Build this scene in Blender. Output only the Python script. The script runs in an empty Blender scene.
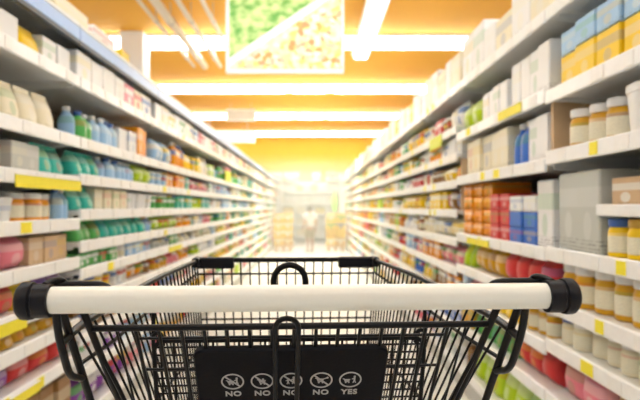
import bpy, bmesh, math, random
from mathutils import Vector, Matrix
random.seed(7)
scene = bpy.context.scene
COL = scene.collection
PI = math.pi

# ------------------------------------------------------------------ camera
F, CX, CY, EYE = 580.0, 312.0, 207.0, 1.12
cam_d = bpy.data.cameras.new('camera')
cam = bpy.data.objects.new('camera', cam_d)
COL.objects.link(cam)
cam_d.sensor_width = 36.0
cam_d.lens = 36.0 * F / 640.0
cam_d.shift_x = (320 - CX) / 640.0
cam_d.shift_y = (CY - 200) / 640.0
cam_d.clip_start = 0.02
cam.location = (0, 0, EYE)
cam.rotation_euler = (PI / 2, 0, 0)
cam_d.dof.use_dof = True
cam_d.dof.focus_distance = 0.76
cam_d.dof.aperture_fstop = 5.6
scene.camera = cam

# ------------------------------------------------------------------ world, exposure
world = bpy.data.worlds.new('world'); scene.world = world
world.use_nodes = True
world.node_tree.nodes['Background'].inputs[0].default_value = (0.95, 0.97, 1.0, 1)
world.node_tree.nodes['Background'].inputs[1].default_value = 0.15
vs = scene.view_settings
vs.view_transform = 'Standard'; vs.look = 'None'; vs.gamma = 1.0; vs.use_curve_mapping = False
vs.exposure = 0.8
LAMP = 6.8            # strength of the ceiling luminaires
FILL = 360.0          # watts of each fill spot added under the far beams
HAZE = 0.035         # density of the bright haze down the aisle

# ------------------------------------------------------------------ materials
def new_mat(name):
    m = bpy.data.materials.new(name); m.use_nodes = True
    return m, m.node_tree, m.node_tree.nodes['Principled BSDF']
def plain(name, col, rough=0.5, metal=0.0, bump=0.0, scale=40.0, vary=0.06, spec=None):
    m, nt, b = new_mat(name)
    tc = nt.nodes.new('ShaderNodeTexCoord'); no = nt.nodes.new('ShaderNodeTexNoise')
    no.inputs['Scale'].default_value = scale
    nt.links.new(tc.outputs['Object'], no.inputs['Vector'])
    mx = nt.nodes.new('ShaderNodeMixRGB')
    mx.inputs[1].default_value = (*[c * (1 - vary) for c in col], 1)
    mx.inputs[2].default_value = (*[min(1, c * (1 + vary)) for c in col], 1)
    nt.links.new(no.outputs['Fac'], mx.inputs[0]); nt.links.new(mx.outputs[0], b.inputs['Base Color'])
    b.inputs['Roughness'].default_value = rough; b.inputs['Metallic'].default_value = metal
    if spec is not None: b.inputs['Specular IOR Level'].default_value = spec
    if bump:
        bp = nt.nodes.new('ShaderNodeBump'); bp.inputs['Strength'].default_value = bump
        bp.inputs['Distance'].default_value = 0.002
        nt.links.new(no.outputs['Fac'], bp.inputs['Height']); nt.links.new(bp.outputs[0], b.inputs['Normal'])
    return m
def emit(name, col, s):
    m, nt, b = new_mat(name)
    b.inputs['Base Color'].default_value = (*col, 1)
    b.inputs['Emission Color'].default_value = (*col, 1); b.inputs['Emission Strength'].default_value = s
    return m
def product_mat(name, source, rough=0.35, style='box'):
    """print on packaging: body colour comes from the object (or the colour attribute of a joined mesh)"""
    m, nt, b = new_mat(name)
    N, L = nt.nodes, nt.links
    if source == 'attr':
        a = N.new('ShaderNodeAttribute'); a.attribute_name = 'Col'
        L.new(a.outputs['Color'], b.inputs['Base Color']); b.inputs['Roughness'].default_value = rough
        return m
    oi = N.new('ShaderNodeObjectInfo'); tc = N.new('ShaderNodeTexCoord')
    sp = N.new('ShaderNodeSeparateXYZ'); L.new(tc.outputs['Generated'], sp.inputs[0])
    ramp = N.new('ShaderNodeValToRGB'); ramp.color_ramp.interpolation = 'CONSTANT'
    cols = [(.82, .82, .8), (.8, .55, .05), (.75, .75, .72), (.62, .07, .05), (.85, .8, .6), (.08, .2, .5), (.8, .8, .78), (.12, .4, .12), (.8, .78, .7)]
    el = ramp.color_ramp.elements
    el[0].color = (*cols[0], 1); el[1].position = 0.12; el[1].color = (*cols[1], 1)
    for i, c in enumerate(cols[2:]):
        e = el.new((i + 2) / 9.0); e.color = (*c, 1)
    L.new(oi.outputs['Random'], ramp.inputs[0])
    def math_(op, a, c=None):
        n = N.new('ShaderNodeMath'); n.operation = op
        for i, v in enumerate((a, c)):
            if v is None: continue
            if isinstance(v, (int, float)): n.inputs[i].default_value = v
            else: L.new(v, n.inputs[i])
        return n.outputs[0]
    z, x = sp.outputs['Z'], sp.outputs['X']
    # band across the upper half
    band = math_('MULTIPLY', math_('GREATER_THAN', z, 0.56), math_('LESS_THAN', z, 0.8))
    # round emblem low on the front
    dx = math_('SUBTRACT', x, 0.5); dz = math_('SUBTRACT', z, 0.33)
    rr = math_('ADD', math_('MULTIPLY', dx, dx), math_('MULTIPLY', dz, dz))
    disc = math_('LESS_THAN', rr, 0.03)
    # rows of small print
    row = math_('GREATER_THAN', math_('SINE', math_('MULTIPLY', z, 130.0)), 0.3)
    nz = N.new('ShaderNodeTexNoise'); nz.inputs['Scale'].default_value = 14.0
    L.new(tc.outputs['Generated'], nz.inputs['Vector'])
    txt = math_('MULTIPLY', math_('MULTIPLY', row, math_('GREATER_THAN', nz.outputs['Fac'], 0.5)), math_('LESS_THAN', z, 0.16))
    m1 = N.new('ShaderNodeMixRGB'); L.new(math_('MULTIPLY', band, oi.outputs['Alpha']), m1.inputs[0]); L.new(oi.outputs['Color'], m1.inputs[1]); L.new(ramp.outputs[0], m1.inputs[2])
    m2 = N.new('ShaderNodeMixRGB'); L.new(math_('MULTIPLY', disc, oi.outputs['Alpha']), m2.inputs[0]); L.new(m1.outputs[0], m2.inputs[1]); L.new(ramp.outputs[0], m2.inputs[2])
    m3 = N.new('ShaderNodeMixRGB'); L.new(math_('MULTIPLY', txt, 0.6), m3.inputs[0]); L.new(m2.outputs[0], m3.inputs[1]); m3.inputs[2].default_value = (.1, .09, .09, 1)
    L.new(m3.outputs[0] if style == 'box' else m1.outputs[0], b.inputs['Base Color'])
    b.inputs['Roughness'].default_value = rough; b.inputs['Specular IOR Level'].default_value = .25
    return m

M = {
 'floor': plain('floor_vinyl', (.78, .77, .73), .28, scale=3, vary=.05),
 'ceiling': plain('ceiling_orange', (.86, .44, .04), .8, scale=2, vary=.04),
 'yellow_wall': plain('wall_yellow', (.95, .61, .03), .7, scale=2, vary=.04),
 'side_wall': plain('wall_cream', (.82, .68, .42), .8, scale=2),
 'beam': plain('beam_white', (.88, .88, .88), .6),
 'shelf': plain('shelf_white_metal', (.80, .80, .77), .35),
 'rail': plain('price_rail_white', (.88, .88, .87), .3),
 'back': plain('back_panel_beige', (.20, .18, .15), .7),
 'tan': plain('tan_board', (.66, .46, .27), .7),
 'plinth': plain('plinth_grey', (.55, .54, .5), .5),
 'blue': plain('rail_blue', (.36, .53, .88), .35),
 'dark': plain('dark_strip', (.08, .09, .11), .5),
 'tag_yellow': plain('tag_yellow', (.92, .80, .02), .5),
 'tag_lime': plain('tag_lime', (.72, .78, .03), .5),
 'tag_white': plain('tag_white', (.88, .87, .84), .5),
 'tag_red': plain('tag_red', (.75, .08, .05), .5),
 'cream_handle': plain('handle_cream', (.80, .795, .72), .28, scale=300, vary=.02),
 'black_metal': plain('black_coated_wire', (.005, .005, .006), .35, scale=200, vary=.1, spec=.18),
 'black_plastic': plain('black_plastic', (.008, .008, .011), .42, bump=.15, scale=400, vary=.1, spec=.2),
 'sign_black': plain('sign_black', (.005, .0048, .007), .45, scale=300, bump=.1, spec=.08),
 'print_grey': plain('print_grey', (.42, .41, .40), .6),
 'rubber': plain('rubber_grey', (.12, .12, .12), .7),
 'steel': plain('steel', (.5, .5, .5), .3, 1.0),
 'pipe': plain('pipe_cream', (.74, .68, .58), .5),
 'lid_white': plain('lid_white', (.84, .84, .83), .4),
 'lid_gold': plain('lid_gold', (.60, .36, .06), .35),
 'lid_blue': plain('lid_blue', (.06, .14, .42), .4),
 'label_cream': plain('label_cream', (.82, .76, .58), .5, scale=25, vary=.25),
 'skin': plain('skin', (.56, .34, .24), .6), 'hair': plain('hair_dark', (.05, .035, .025), .6, scale=120, vary=.3),
 'shirt': plain('shirt_white', (.80, .80, .78), .8), 'khaki': plain('shorts_khaki', (.30, .24, .14), .8),
 'shoe': plain('shoe_grey', (.35, .33, .3), .7),
 'leaf': plain('leaf_green', (.25, .55, .08), .6),
 'lamp': emit('lamp_diffuser', (.90, .96, 1.0), LAMP),
 'lamp_warm': emit('lamp_diffuser_warm', (1.0, .97, .88), LAMP * 1.15),
 'p_box': product_mat('packaging_print', 'obj', .4), 'p_round': product_mat('label_print', 'obj', .3, 'round'),
 'p_attr': product_mat('packaging_far', 'attr', .45),
}

# ------------------------------------------------------------------ geometry helpers
class MB:
    def __init__(s): s.v = []; s.f = []; s.mi = []
    def add(s, vs, fs, mi=0):
        o = len(s.v); s.v += [tuple(p) for p in vs]; s.f += [tuple(i + o for i in f) for f in fs]; s.mi += [mi] * len(fs)
        return s
    def box(s, x0, x1, y0, y1, z0, z1, mi=0):
        return s.add([(x0, y0, z0), (x1, y0, z0), (x1, y1, z0), (x0, y1, z0), (x0, y0, z1), (x1, y0, z1), (x1, y1, z1), (x0, y1, z1)],
                     [(0, 3, 2, 1), (4, 5, 6, 7), (0, 1, 5, 4), (1, 2, 6, 5), (2, 3, 7, 6), (3, 0, 4, 7)], mi)
    def tube(s, pts, r, n=8, mi=0, closed=False):
        P = [Vector(p) for p in pts]; k = len(P)
        rs = r if isinstance(r, (list, tuple)) else [r] * k
        T = []
        for i in range(k):
            a = P[(i - 1) % k] if (i or closed) else P[0]; b = P[(i + 1) % k] if (i < k - 1 or closed) else P[-1]
            T.append((b - a).normalized())
        up = Vector((0, 0, 1)) if abs(T[0].z) < .9 else Vector((1, 0, 0))
        nrm = (up - T[0] * up.dot(T[0])).normalized()
        vs = []
        for i in range(k):
            nrm = (nrm - T[i] * nrm.dot(T[i])).normalized(); bn = T[i].cross(nrm)
            for j in range(n):
                a = 2 * PI * j / n
                vs.append(P[i] + (nrm * math.cos(a) + bn * math.sin(a)) * rs[i])
        fs = []
        for i in range(k if closed else k - 1):
            i2 = (i + 1) % k
            for j in range(n):
                j2 = (j + 1) % n
                fs.append((i * n + j, i * n + j2, i2 * n + j2, i2 * n + j))
        if not closed:
            fs.append(tuple(reversed(range(n)))); fs.append(tuple((k - 1) * n + j for j in range(n)))
        return s.add(vs, fs, mi)
    def lathe(s, prof, n=14, mi=0, cap=True, axis='z', c=(0, 0, 0)):
        vs = []; k = len(prof)
        for (r, z) in prof:
            for j in range(n):
                a = 2 * PI * j / n
                p = (r * math.cos(a), r * math.sin(a), z)
                if axis == 'x': p = (z, p[0], p[1])
                vs.append((p[0] + c[0], p[1] + c[1], p[2] + c[2]))
        fs = [(i * n + j, i * n + (j + 1) % n, (i + 1) * n + (j + 1) % n, (i + 1) * n + j) for i in range(k - 1) for j in range(n)]
        if cap: fs += [tuple(reversed(range(n))), tuple((k - 1) * n + j for j in range(n))]
        return s.add(vs, fs, mi)
    def mesh(s, name, mats, smooth=False, bevel=0.0, seg=1):
        me = bpy.data.meshes.new(name); me.from_pydata(s.v, [], s.f)
        for m in (mats if isinstance(mats, (list, tuple)) else [mats]): me.materials.append(m)
        me.polygons.foreach_set('material_index', s.mi)
        if bevel:
            bm = bmesh.new(); bm.from_mesh(me)
            bmesh.ops.bevel(bm, geom=bm.edges[:] + bm.verts[:], offset=bevel, segments=seg, affect='EDGES', profile=.5)
            bm.to_mesh(me); bm.free()
        if smooth:
            me.polygons.foreach_set('use_smooth', [True] * len(me.polygons))
            try: me.set_sharp_from_angle(angle=math.radians(40))
            except Exception: pass
        me.update()
        return me
    def build(s, name, mats, parent=None, **k):
        return link(name, s.mesh(name, mats, **k), parent)
def link(name, me, parent=None):
    o = bpy.data.objects.new(name, me); COL.objects.link(o)
    if parent: o.parent = parent
    return o
def tag(o, label=None, cat=None, group=None, kind=None):
    for k, v in (('label', label), ('category', cat), ('group', group), ('kind', kind)):
        if v: o[k] = v
    return o
def empty(name, loc=(0, 0, 0), rz=0.0):
    o = bpy.data.objects.new(name, None); COL.objects.link(o)
    o.location = loc; o.rotation_euler = (0, 0, rz); o.empty_display_size = .1
    return o
def struct(name, mb, m, **k): return tag(mb.build(name, m, **k), kind='structure')
def fillet(pts, r, n=5):
    P = [Vector(p) for p in pts]; out = [P[0]]
    for i in range(1, len(P) - 1):
        a, b, c = P[i - 1], P[i], P[i + 1]
        d1 = min(r, (a - b).length * .48); d2 = min(r, (c - b).length * .48)
        p, q = b + (a - b).normalized() * d1, b + (c - b).normalized() * d2
        for k in range(n + 1):
            t = k / n
            out.append(p * (1 - t) ** 2 + b * 2 * t * (1 - t) + q * t * t)
    out.append(P[-1]); return out
ORD = ['zeroth', 'first', 'second', 'third', 'fourth', 'fifth', 'sixth', 'seventh', 'eighth', 'ninth', 'tenth', 'eleventh', 'twelfth', 'thirteenth',
       'fourteenth', 'fifteenth', 'sixteenth', 'seventeenth', 'eighteenth', 'nineteenth', 'twentieth']
TENS = {20: 'twenty', 30: 'thirty', 40: 'forty', 50: 'fifty'}
def ordn(n):
    if n <= 20: return ORD[n]
    t, u = n // 10 * 10, n % 10
    return TENS[t] + '-' + ORD[u] if u else {30: 'thirtieth', 40: 'fortieth', 50: 'fiftieth'}[t]

# ------------------------------------------------------------------ the shop's shell
CEIL = 3.52
END = 19.6
struct('floor', MB().box(-7, 7, -3, 21, -.1, 0), M['floor'])
struct('ceiling', MB().box(-7, 7, -3, 21, CEIL, CEIL + .1), M['ceiling'])
struct('wall_end', MB().box(-7, 7, 20.2, 20.4, 0, CEIL), M['yellow_wall'])
struct('wall_left', MB().box(-7.1, -7, -3, 21, 0, CEIL), M['side_wall'])
struct('wall_right', MB().box(7, 7.1, -3, 21, 0, CEIL), M['side_wall'])
struct('column', MB().box(-2.62, -2.30, 7.9, 8.22, 0, CEIL).box(-2.66, -2.26, 7.86, 8.26, 0, .15), M['beam'], bevel=.008)

# luminaires: white cross beams with a glowing diffuser underneath
BEAM_Y = [-1.3, 1.7, 4.95, 8.2, 11.4, 14.8, 18.4]
BEAM_NAMES = ['behind the trolley handle', 'above the near shelves', 'over the hanging banner', 'beyond the hanging banner', 'halfway down the ceiling',
              'before the far hanging sign', 'closest to the yellow wall']
for y, nm in zip(BEAM_Y, BEAM_NAMES):
    r = empty('ceiling_light_beam', (0, y, CEIL))
    tag(r, 'white cross beam with glowing diffuser, the one ' + nm, 'ceiling light', 'white light beams across the ceiling')
    MB().box(-5, 5, -.17, .17, -.04, 0).build('housing', M['beam'], r, bevel=.01)
    for xc in (-3.2, 0, 3.2):
        MB().box(xc - 1.595, xc + 1.595, -.13, .13, -.14, -.038).build('diffuser', M['lamp_warm' if y > 10 else 'lamp'], r, bevel=.01)
    for xc in (-4.9, 4.9): MB().box(xc - .1, xc + .1, -.14, .14, -.145, -.038).build('end_cap', M['beam'], r, bevel=.01)
    if y > 8:      # added fill spots with rings, put in to brighten the far aisle and haze
        for xc in (-.45, .35):
            MB().lathe([(.09, -.142), (.10, -.150), (.085, -.150)], 16, c=(xc, 0, 0)).build('fill_spot_ring', M['beam'], r)
            ld = bpy.data.lights.new('fill_spot', 'SPOT'); ld.energy = FILL * {8.2: .3, 18.4: .25}.get(y, 1.0); ld.color = (1.0, .94, .72); ld.spot_size = math.radians(95); ld.spot_blend = .8; ld.shadow_soft_size = .08
            lo = bpy.data.objects.new('fill_spot', ld); COL.objects.link(lo); lo.parent = r; lo.location = (xc, 0, -.17)
# fluorescent batten running along the aisle
for y0, nm in ((5.75, 'glowing long tube light on the ceiling beside the hanging banner'),):
    r = empty('tube_light', (.69, y0, CEIL - .15)); tag(r, nm, 'ceiling light')
    MB().box(-.12, .12, 0, 2.5, -.12, -.05).build('housing', M['beam'], r, bevel=.008)
    for dx in (-.055, .055):
        MB().tube([(dx, .04, -.135), (dx, 2.46, -.135)], .02, 10).build('tube', M['lamp'], r, smooth=True)
    for yy in (.02, 2.48): MB().box(-.1, .1, yy - .02, yy + .02, -.16, -.05).build('end_holder', M['beam'], r, bevel=.004)
    for yy in (.4, 2.1): MB().tube([(0, yy, -.06), (0, yy, .15)], .008, 6).build('hanger', M['beam'], r)
# pipes under the ceiling
for x, rr, nm in ((-1.83, .022, 'thin cream ceiling pipe closest to the white column'), (-1.66, .05, 'thick cream ceiling pipe, second from the white column'),
                  (-1.42, .03, 'cream ceiling pipe, third from the white column'), (-1.16, .025, 'cream ceiling pipe closest to the hanging banner')):
    r = empty('ceiling_pipe', (x, 0, CEIL - .22)); tag(r, nm, 'pipe', 'pipes under the ceiling')
    MB().tube([(0, 4.6, 0), (0, 9.0, 0)], rr, 10).build('pipe_run', M['pipe'], r, smooth=True)
    for yy in (5.4, 6.8, 8.5):
        MB().tube([(0, yy - .02, 0), (0, yy + .02, 0)], rr + .006, 10).tube([(0, yy, rr), (0, yy, .22)], .006, 6).build('clamp', M['steel'], r)

# hanging banner printed with produce
def banner_mat():
    m, nt, b = new_mat('banner_print'); N, L = nt.nodes, nt.links
    tc = N.new('ShaderNodeTexCoord'); mp = N.new('ShaderNodeMapping'); mp.inputs['Scale'].default_value = (7, 1, 5)
    L.new(tc.outputs['Generated'], mp.inputs[0])
    vo = N.new('ShaderNodeTexVoronoi'); vo.inputs['Scale'].default_value = 3.2; L.new(mp.outputs[0], vo.inputs['Vector'])
    r = N.new('ShaderNodeValToRGB'); e = r.color_ramp.elements
    e[0].color = (.88, .82, .42, 1); e[1].color = (.80, .42, .10, 1); e[1].position = .9
    for p, c in ((.2, (.86, .84, .72)), (.42, (.86, .66, .16)), (.6, (.85, .80, .62)), (.76, (.72, .30, .12))):
        q = e.new(p); q.color = (*c, 1)
    L.new(vo.outputs['Color'], r.inputs[0])
    # leafy corner
    sp = N.new('ShaderNodeSeparateXYZ'); L.new(tc.outputs['Generated'], sp.inputs[0])
    no = N.new('ShaderNodeTexNoise'); no.inputs['Scale'].default_value = 9; L.new(tc.outputs['Generated'], no.inputs['Vector'])
    gr = N.new('ShaderNodeValToRGB'); gr.color_ramp.elements[0].color = (.12, .38, .05, 1); gr.color_ramp.elements[1].color = (.62, .76, .30, 1)
    gr.color_ramp.elements[0].position = .35; gr.color_ramp.elements[1].position = .6
    L.new(no.outputs['Fac'], gr.inputs[0])
    s1 = N.new('ShaderNodeMath'); s1.operation = 'MULTIPLY_ADD'; L.new(sp.outputs['X'], s1.inputs[0]); s1.inputs[1].default_value = -1.0
    L.new(sp.outputs['Z'], s1.inputs[2])
    s2 = N.new('ShaderNodeMath'); s2.operation = 'GREATER_THAN'; s2.inputs[1].default_value = .12; L.new(s1.outputs[0], s2.inputs[0])
    mx = N.new('ShaderNodeMixRGB'); L.new(s2.outputs[0], mx.inputs[0]); L.new(r.outputs[0], mx.inputs[1]); L.new(gr.outputs[0], mx.inputs[2])
    # pale diagonal ribbon
    s3 = N.new('ShaderNodeMath'); s3.operation = 'COMPARE'; s3.inputs[1].default_value = .08; s3.inputs[2].default_value = .06; L.new(s1.outputs[0], s3.inputs[0])
    m2 = N.new('ShaderNodeMixRGB'); L.new(s3.outputs[0], m2.inputs[0]); L.new(mx.outputs[0], m2.inputs[1]); m2.inputs[2].default_value = (.86, .86, .84, 1)
    L.new(m2.outputs[0], b.inputs['Base Color']); b.inputs['Roughness'].default_value = .5
    return m
r = empty('hanging_banner', (-.29, 6.0, 2.50)); tag(r, 'large hanging banner printed with green and golden produce', 'banner')
MB().box(-.60, .62, -.012, .012, 0, .86).build('frame', M['beam'], r, bevel=.004)
MB().box(-.565, .60, -.016, -.0125, .045, .83).build('printed_sheet', banner_mat(), r)
for dx in (-.45, .45): MB().tube([(dx, 0, .86), (dx, 0, 1.02)], .003, 6).build('hanger', M['steel'], r)
def hang_sign(x0, x1, z0, z1, y, mat, label):
    r = empty('hanging_sign', ((x0 + x1) / 2, y, z0)); w = (x1 - x0) / 2; h = z1 - z0
    tag(r, label, 'sign', 'small hanging signs near the far end')
    MB().box(-w, w, -.02, .02, 0, h).build('board', M['beam'], r, bevel=.006)
    MB().box(-w * .94, w * .94, -.024, -.0205, h * .12, h * .88).build('sign_face', mat, r)
    for dx in (-w * .7, w * .7): MB().tube([(dx, 0, h), (dx, 0, CEIL - z0)], .006, 6).build('hanger', M['steel'], r)
hang_sign(-2.9, -1.48, 2.80, 3.10, 15.2, plain('sign_face_mint', (.70, .84, .74), .6, scale=6, vary=.2), 'wide pale mint hanging sign beyond the blue-railed rack')
hang_sign(-1.98, -1.30, 3.10, 3.38, 13.4, plain('sign_face_grey', (.62, .60, .55), .6, scale=6, vary=.2), 'small grey hanging sign above the mint one')

# ------------------------------------------------------------------ products: unit meshes (1 x 1 x 1, base at z = 0, front at -y)
def unit_carton():
    return MB().box(-.5, .5, -.5, .5, 0, 1).mesh('carton', M['p_box'], bevel=.025)
def loft(sections, mi=0):
    mb = MB(); n = len(sections[0]); vs = [p for s in sections for p in s]
    fs = [(i * n + j, i * n + (j + 1) % n, (i + 1) * n + (j + 1) % n, (i + 1) * n + j) for i in range(len(sections) - 1) for j in range(n)]
    fs += [tuple(reversed(range(n))), tuple((len(sections) - 1) * n + j for j in range(n))]
    return mb.add(vs, fs, mi)
def ringsq(w, d, z, n=14, p=.6):
    out = []
    for j in range(n):
        a = 2 * PI * (j + .5) / n; c, s = math.cos(a), math.sin(a)
        out.append((w * math.copysign(abs(c) ** p, c), d * math.copysign(abs(s) ** p, s), z))
    return out
def unit_pouch():      # stand-up pouch: round gusset below, flat crimped seal above
    return loft([ringsq(.42, .40, 0), ringsq(.47, .48, .06), ringsq(.49, .47, .3), ringsq(.485, .34, .62), ringsq(.485, .12, .86), ringsq(.5, .03, .90), ringsq(.5, .03, 1)]).mesh('pouch', M['p_box'], smooth=True)
def unit_bag():        # pillow bag: seals at both ends
    return loft([ringsq(.48, .06, 0), ringsq(.47, .22, .06), ringsq(.48, .46, .25), ringsq(.49, .5, .5), ringsq(.48, .44, .76), ringsq(.47, .18, .93), ringsq(.49, .03, .96), ringsq(.49, .03, 1)]).mesh('snack_bag', M['p_box'], smooth=True)
def unit_bottle(): return MB().lathe([(.44, 0), (.5, .03), (.5, .55), (.44, .68), (.24, .80), (.2, .84), (.2, .87)]).mesh('bottle', M['p_round'], smooth=True)
def unit_bottle_cap(): return MB().lathe([(.24, .86), (.24, .98), (.21, 1.0)]).mesh('cap', M['lid_white'], smooth=True)
def unit_jar(): return MB().lathe([(.42, 0), (.48, .04), (.48, .66), (.42, .78), (.4, .80)]).mesh('jar', M['p_round'], smooth=True)
def unit_jar_lid(): return MB().lathe([(.46, .79), (.47, .8), (.47, .97), (.44, 1.0)]).mesh('lid', M['lid_white'], smooth=True)
def unit_jar_label(): return MB().lathe([(.487, .14), (.487, .56)], cap=False).mesh('label_wrap', M['label_cream'], smooth=True)
def unit_can(): return MB().lathe([(.46, 0), (.48, .02), (.48, .05), (.465, .07), (.465, .93), (.48, .95), (.48, .98), (.44, 1.0), (.43, .975)]).mesh('can', M['p_round'], smooth=True)
def unit_tub(): return loft([ringsq(.42, .42, 0, 14, .8), ringsq(.48, .48, .84, 14, .8)]).mesh('tub', M['p_round'], smooth=True)
def unit_tub_lid(): return loft([ringsq(.5, .5, .83, 14, .8), ringsq(.5, .5, .97, 14, .8), ringsq(.46, .46, 1.0, 14, .8)]).mesh('lid', M['lid_white'], smooth=True)
def unit_multipack():  # film-wrapped pack of four tins: lobed outline
    n = 24; sec = []
    for z, k in ((0, .92), (.05, 1.0), (.95, 1.0), (1.0, .92)):
        s = []
        for j in range(n):
            a = 2 * PI * j / n; c, q = math.cos(a), math.sin(a)
            f = .5 / max(abs(c), abs(q)) * (1 - .10 * abs(math.cos(a * 2)) ** 4)
            s.append((c * f * k, q * f * k, z))
        sec.append(s)
    return loft(sec).mesh('multipack', M['p_box'], smooth=True)
KIND = {
 'carton': (unit_carton(), []), 'pouch': (unit_pouch(), []), 'snack_bag': (unit_bag(), []),
 'bottle': (unit_bottle(), [('cap', unit_bottle_cap())]),
 'jar': (unit_jar(), [('lid', unit_jar_lid()), ('label_wrap', unit_jar_label())]),
 'can': (unit_can(), []), 'tub': (unit_tub(), [('lid', unit_tub_lid())]), 'multipack': (unit_multipack(), []),
}
KCAT = {'carton': 'carton', 'pouch': 'pouch', 'snack_bag': 'snack bag', 'bottle': 'bottle', 'jar': 'jar', 'can': 'can', 'tub': 'tub', 'multipack': 'multipack'}
KWORD = {'snack_bag': 'snack bag'}
PAL = {'white': (.82, .82, .81), 'cream': (.82, .75, .55), 'yellow': (.90, .60, .01), 'golden': (.68, .36, .02), 'orange': (.86, .32, .01), 'red': (.66, .05, .05),
       'pink': (.80, .22, .28), 'purple': (.24, .06, .36), 'blue': (.06, .18, .60), 'pale blue': (.36, .58, .82), 'teal': (.04, .50, .40), 'green': (.09, .42, .10),
       'lime': (.48, .66, .02), 'brown': (.30, .15, .05), 'grey': (.52, .54, .50), 'black': (.05, .05, .06), 'tan': (.66, .46, .27)}
SIZE = {  # width along the shelf, depth, height
 'carton': (.115, .20, .17), 'pouch': (.12, .10, .16), 'snack_bag': (.15, .11, .17), 'bottle': (.075, .075, .19), 'jar': (.085, .085, .12),
 'can': (.075, .075, .11), 'tub': (.12, .12, .12), 'multipack': (.16, .16, .12)}
ITEMS = []   # (kind, colour, side, bay, shelf, order, location, rz, dims)

# ------------------------------------------------------------------ racks
LX, RX = -1.05, 0.90
def ypx(side, px): return LX * F / (px - CX) if side == 'L' else RX * F / (px - CX)
RACK = {'L': 'blue-railed rack', 'R': 'box-topped rack'}
bayname = lambda i: ordn(i + 1)
def make_bay(side, i, y0, y1, levels, top, depth):
    """one shelving bay; local x runs along the aisle (near end = 0), local -y faces the aisle"""
    sx = 1 if side == 'L' else -1
    X = LX if side == 'L' else RX
    r = empty('shelving_bay', (X, y0, 0))
    tag(r, 'white metal %s bay along the %s, stocked shelves' % (bayname(i), RACK[side]), 'shelving', 'bays of the ' + RACK[side])
    L = y1 - y0
    def bx(u0, u1, d0, d1, z0, z1, mb=None):      # u along aisle, d = depth behind the front line
        mb = mb or MB(); a, b = sorted((-sx * d0, -sx * d1))
        return mb.box(a, b, u0, u1, z0, z1)
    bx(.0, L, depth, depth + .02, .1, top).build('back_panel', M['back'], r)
    bx(.0, L, .02, depth, 0, .12).build('plinth', M['plinth'], r)
    for u in (0.012, L - .012):
        bx(u - .012, u + .012, depth - .05, depth, .1, top).build('upright', M['shelf'], r)
    for k, z in enumerate(levels):
        s = bx(.004, L - .004, 0.0, depth, z - .022, z).build('shelf', M['shelf'], r)
        # folded lip and price rail
        rl = bx(.006, L - .006, -.014, 0, z - .046, z + .006).build('price_rail', M['rail'], s, bevel=.003)
        if y0 < 5:
            u = random.uniform(.03, .2)
            while u < L - .1:
                w = random.choice((.05, .06, .08))
                m = random.choice(('tag_white', 'tag_white', 'tag_white', 'tag_white', 'tag_yellow', 'tag_yellow', 'tag_white') if random.random() < .5 else ('tag_white',))
                bx(u, u + w, -.0165, -.0138, z - .040, z).build('price_tag', M[m], s)
                u += w + random.uniform(.08, .3)
        if y0 < 4:
            for u in (.02, L - .02):      # brackets under the shelf
                a = -sx * .03; b = -sx * (depth - .02)
                MB().add([(a, u - .004, z - .022), (b, u - .004, z - .022), (b, u - .004, z - .075), (a, u - .004, z - .035),
                          (a, u + .004, z - .022), (b, u + .004, z - .022), (b, u + .004, z - .075), (a, u + .004, z - .035)],
                         [(0, 1, 2, 3), (7, 6, 5, 4), (0, 4, 5, 1), (1, 5, 6, 2), (2, 6, 7, 3), (3, 7, 4, 0)]).build('bracket', M['shelf'], s)
    return r
def bays(starts, end, step):
    ys = list(starts)
    while ys[-1] + step * 1.4 < end: ys.append(ys[-1] + step)
    return ys + [end]
LY = bays([1.30, 2.60, 3.92], 17.9, 1.32)
RY = bays([1.00, 2.21, 3.57, 4.90], 16.2, 1.33)
LLEV0 = [.17, .47, .62, .74, .895, 1.065, 1.25, 1.43, 1.70]
LLEV1 = [.17, .38, .54, .69, .836, .96, 1.105, 1.265, 1.43, 1.70]
RLEV0 = [.17, .42, .62, .77, .965, 1.325, 1.555, 1.87]
RLEV1 = [.17, .42, .60, .77, .96, 1.30, 1.565, 1.87]
RLEV2 = [.17, .38, .56, .74, .92, 1.10, 1.285, 1.45, 1.62, 1.87]
LDEP, RDEP = .45, .50
ROWS = []    # (side, bay, shelf_no, z, gap, y0, y1)
for i in range(len(LY) - 1):
    lev = LLEV0 if i == 0 else LLEV1
    r = make_bay('L', i, LY[i], LY[i + 1], lev, 1.94, LDEP)
    L = LY[i + 1] - LY[i]
    # the blue header rail with a dark strip under it
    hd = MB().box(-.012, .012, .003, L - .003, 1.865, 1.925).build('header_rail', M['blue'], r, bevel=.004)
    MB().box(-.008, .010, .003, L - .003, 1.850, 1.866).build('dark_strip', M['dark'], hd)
    MB().box(-LDEP, .012, .003, L - .003, 1.925, 1.94).build('top_board', M['shelf'], r)
    for k, z in enumerate(lev):
        ROWS.append(('L', i, k + 1, z, (lev[k + 1] if k + 1 < len(lev) else 1.86) - z, LY[i] + .03, LY[i + 1] - .03))
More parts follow.
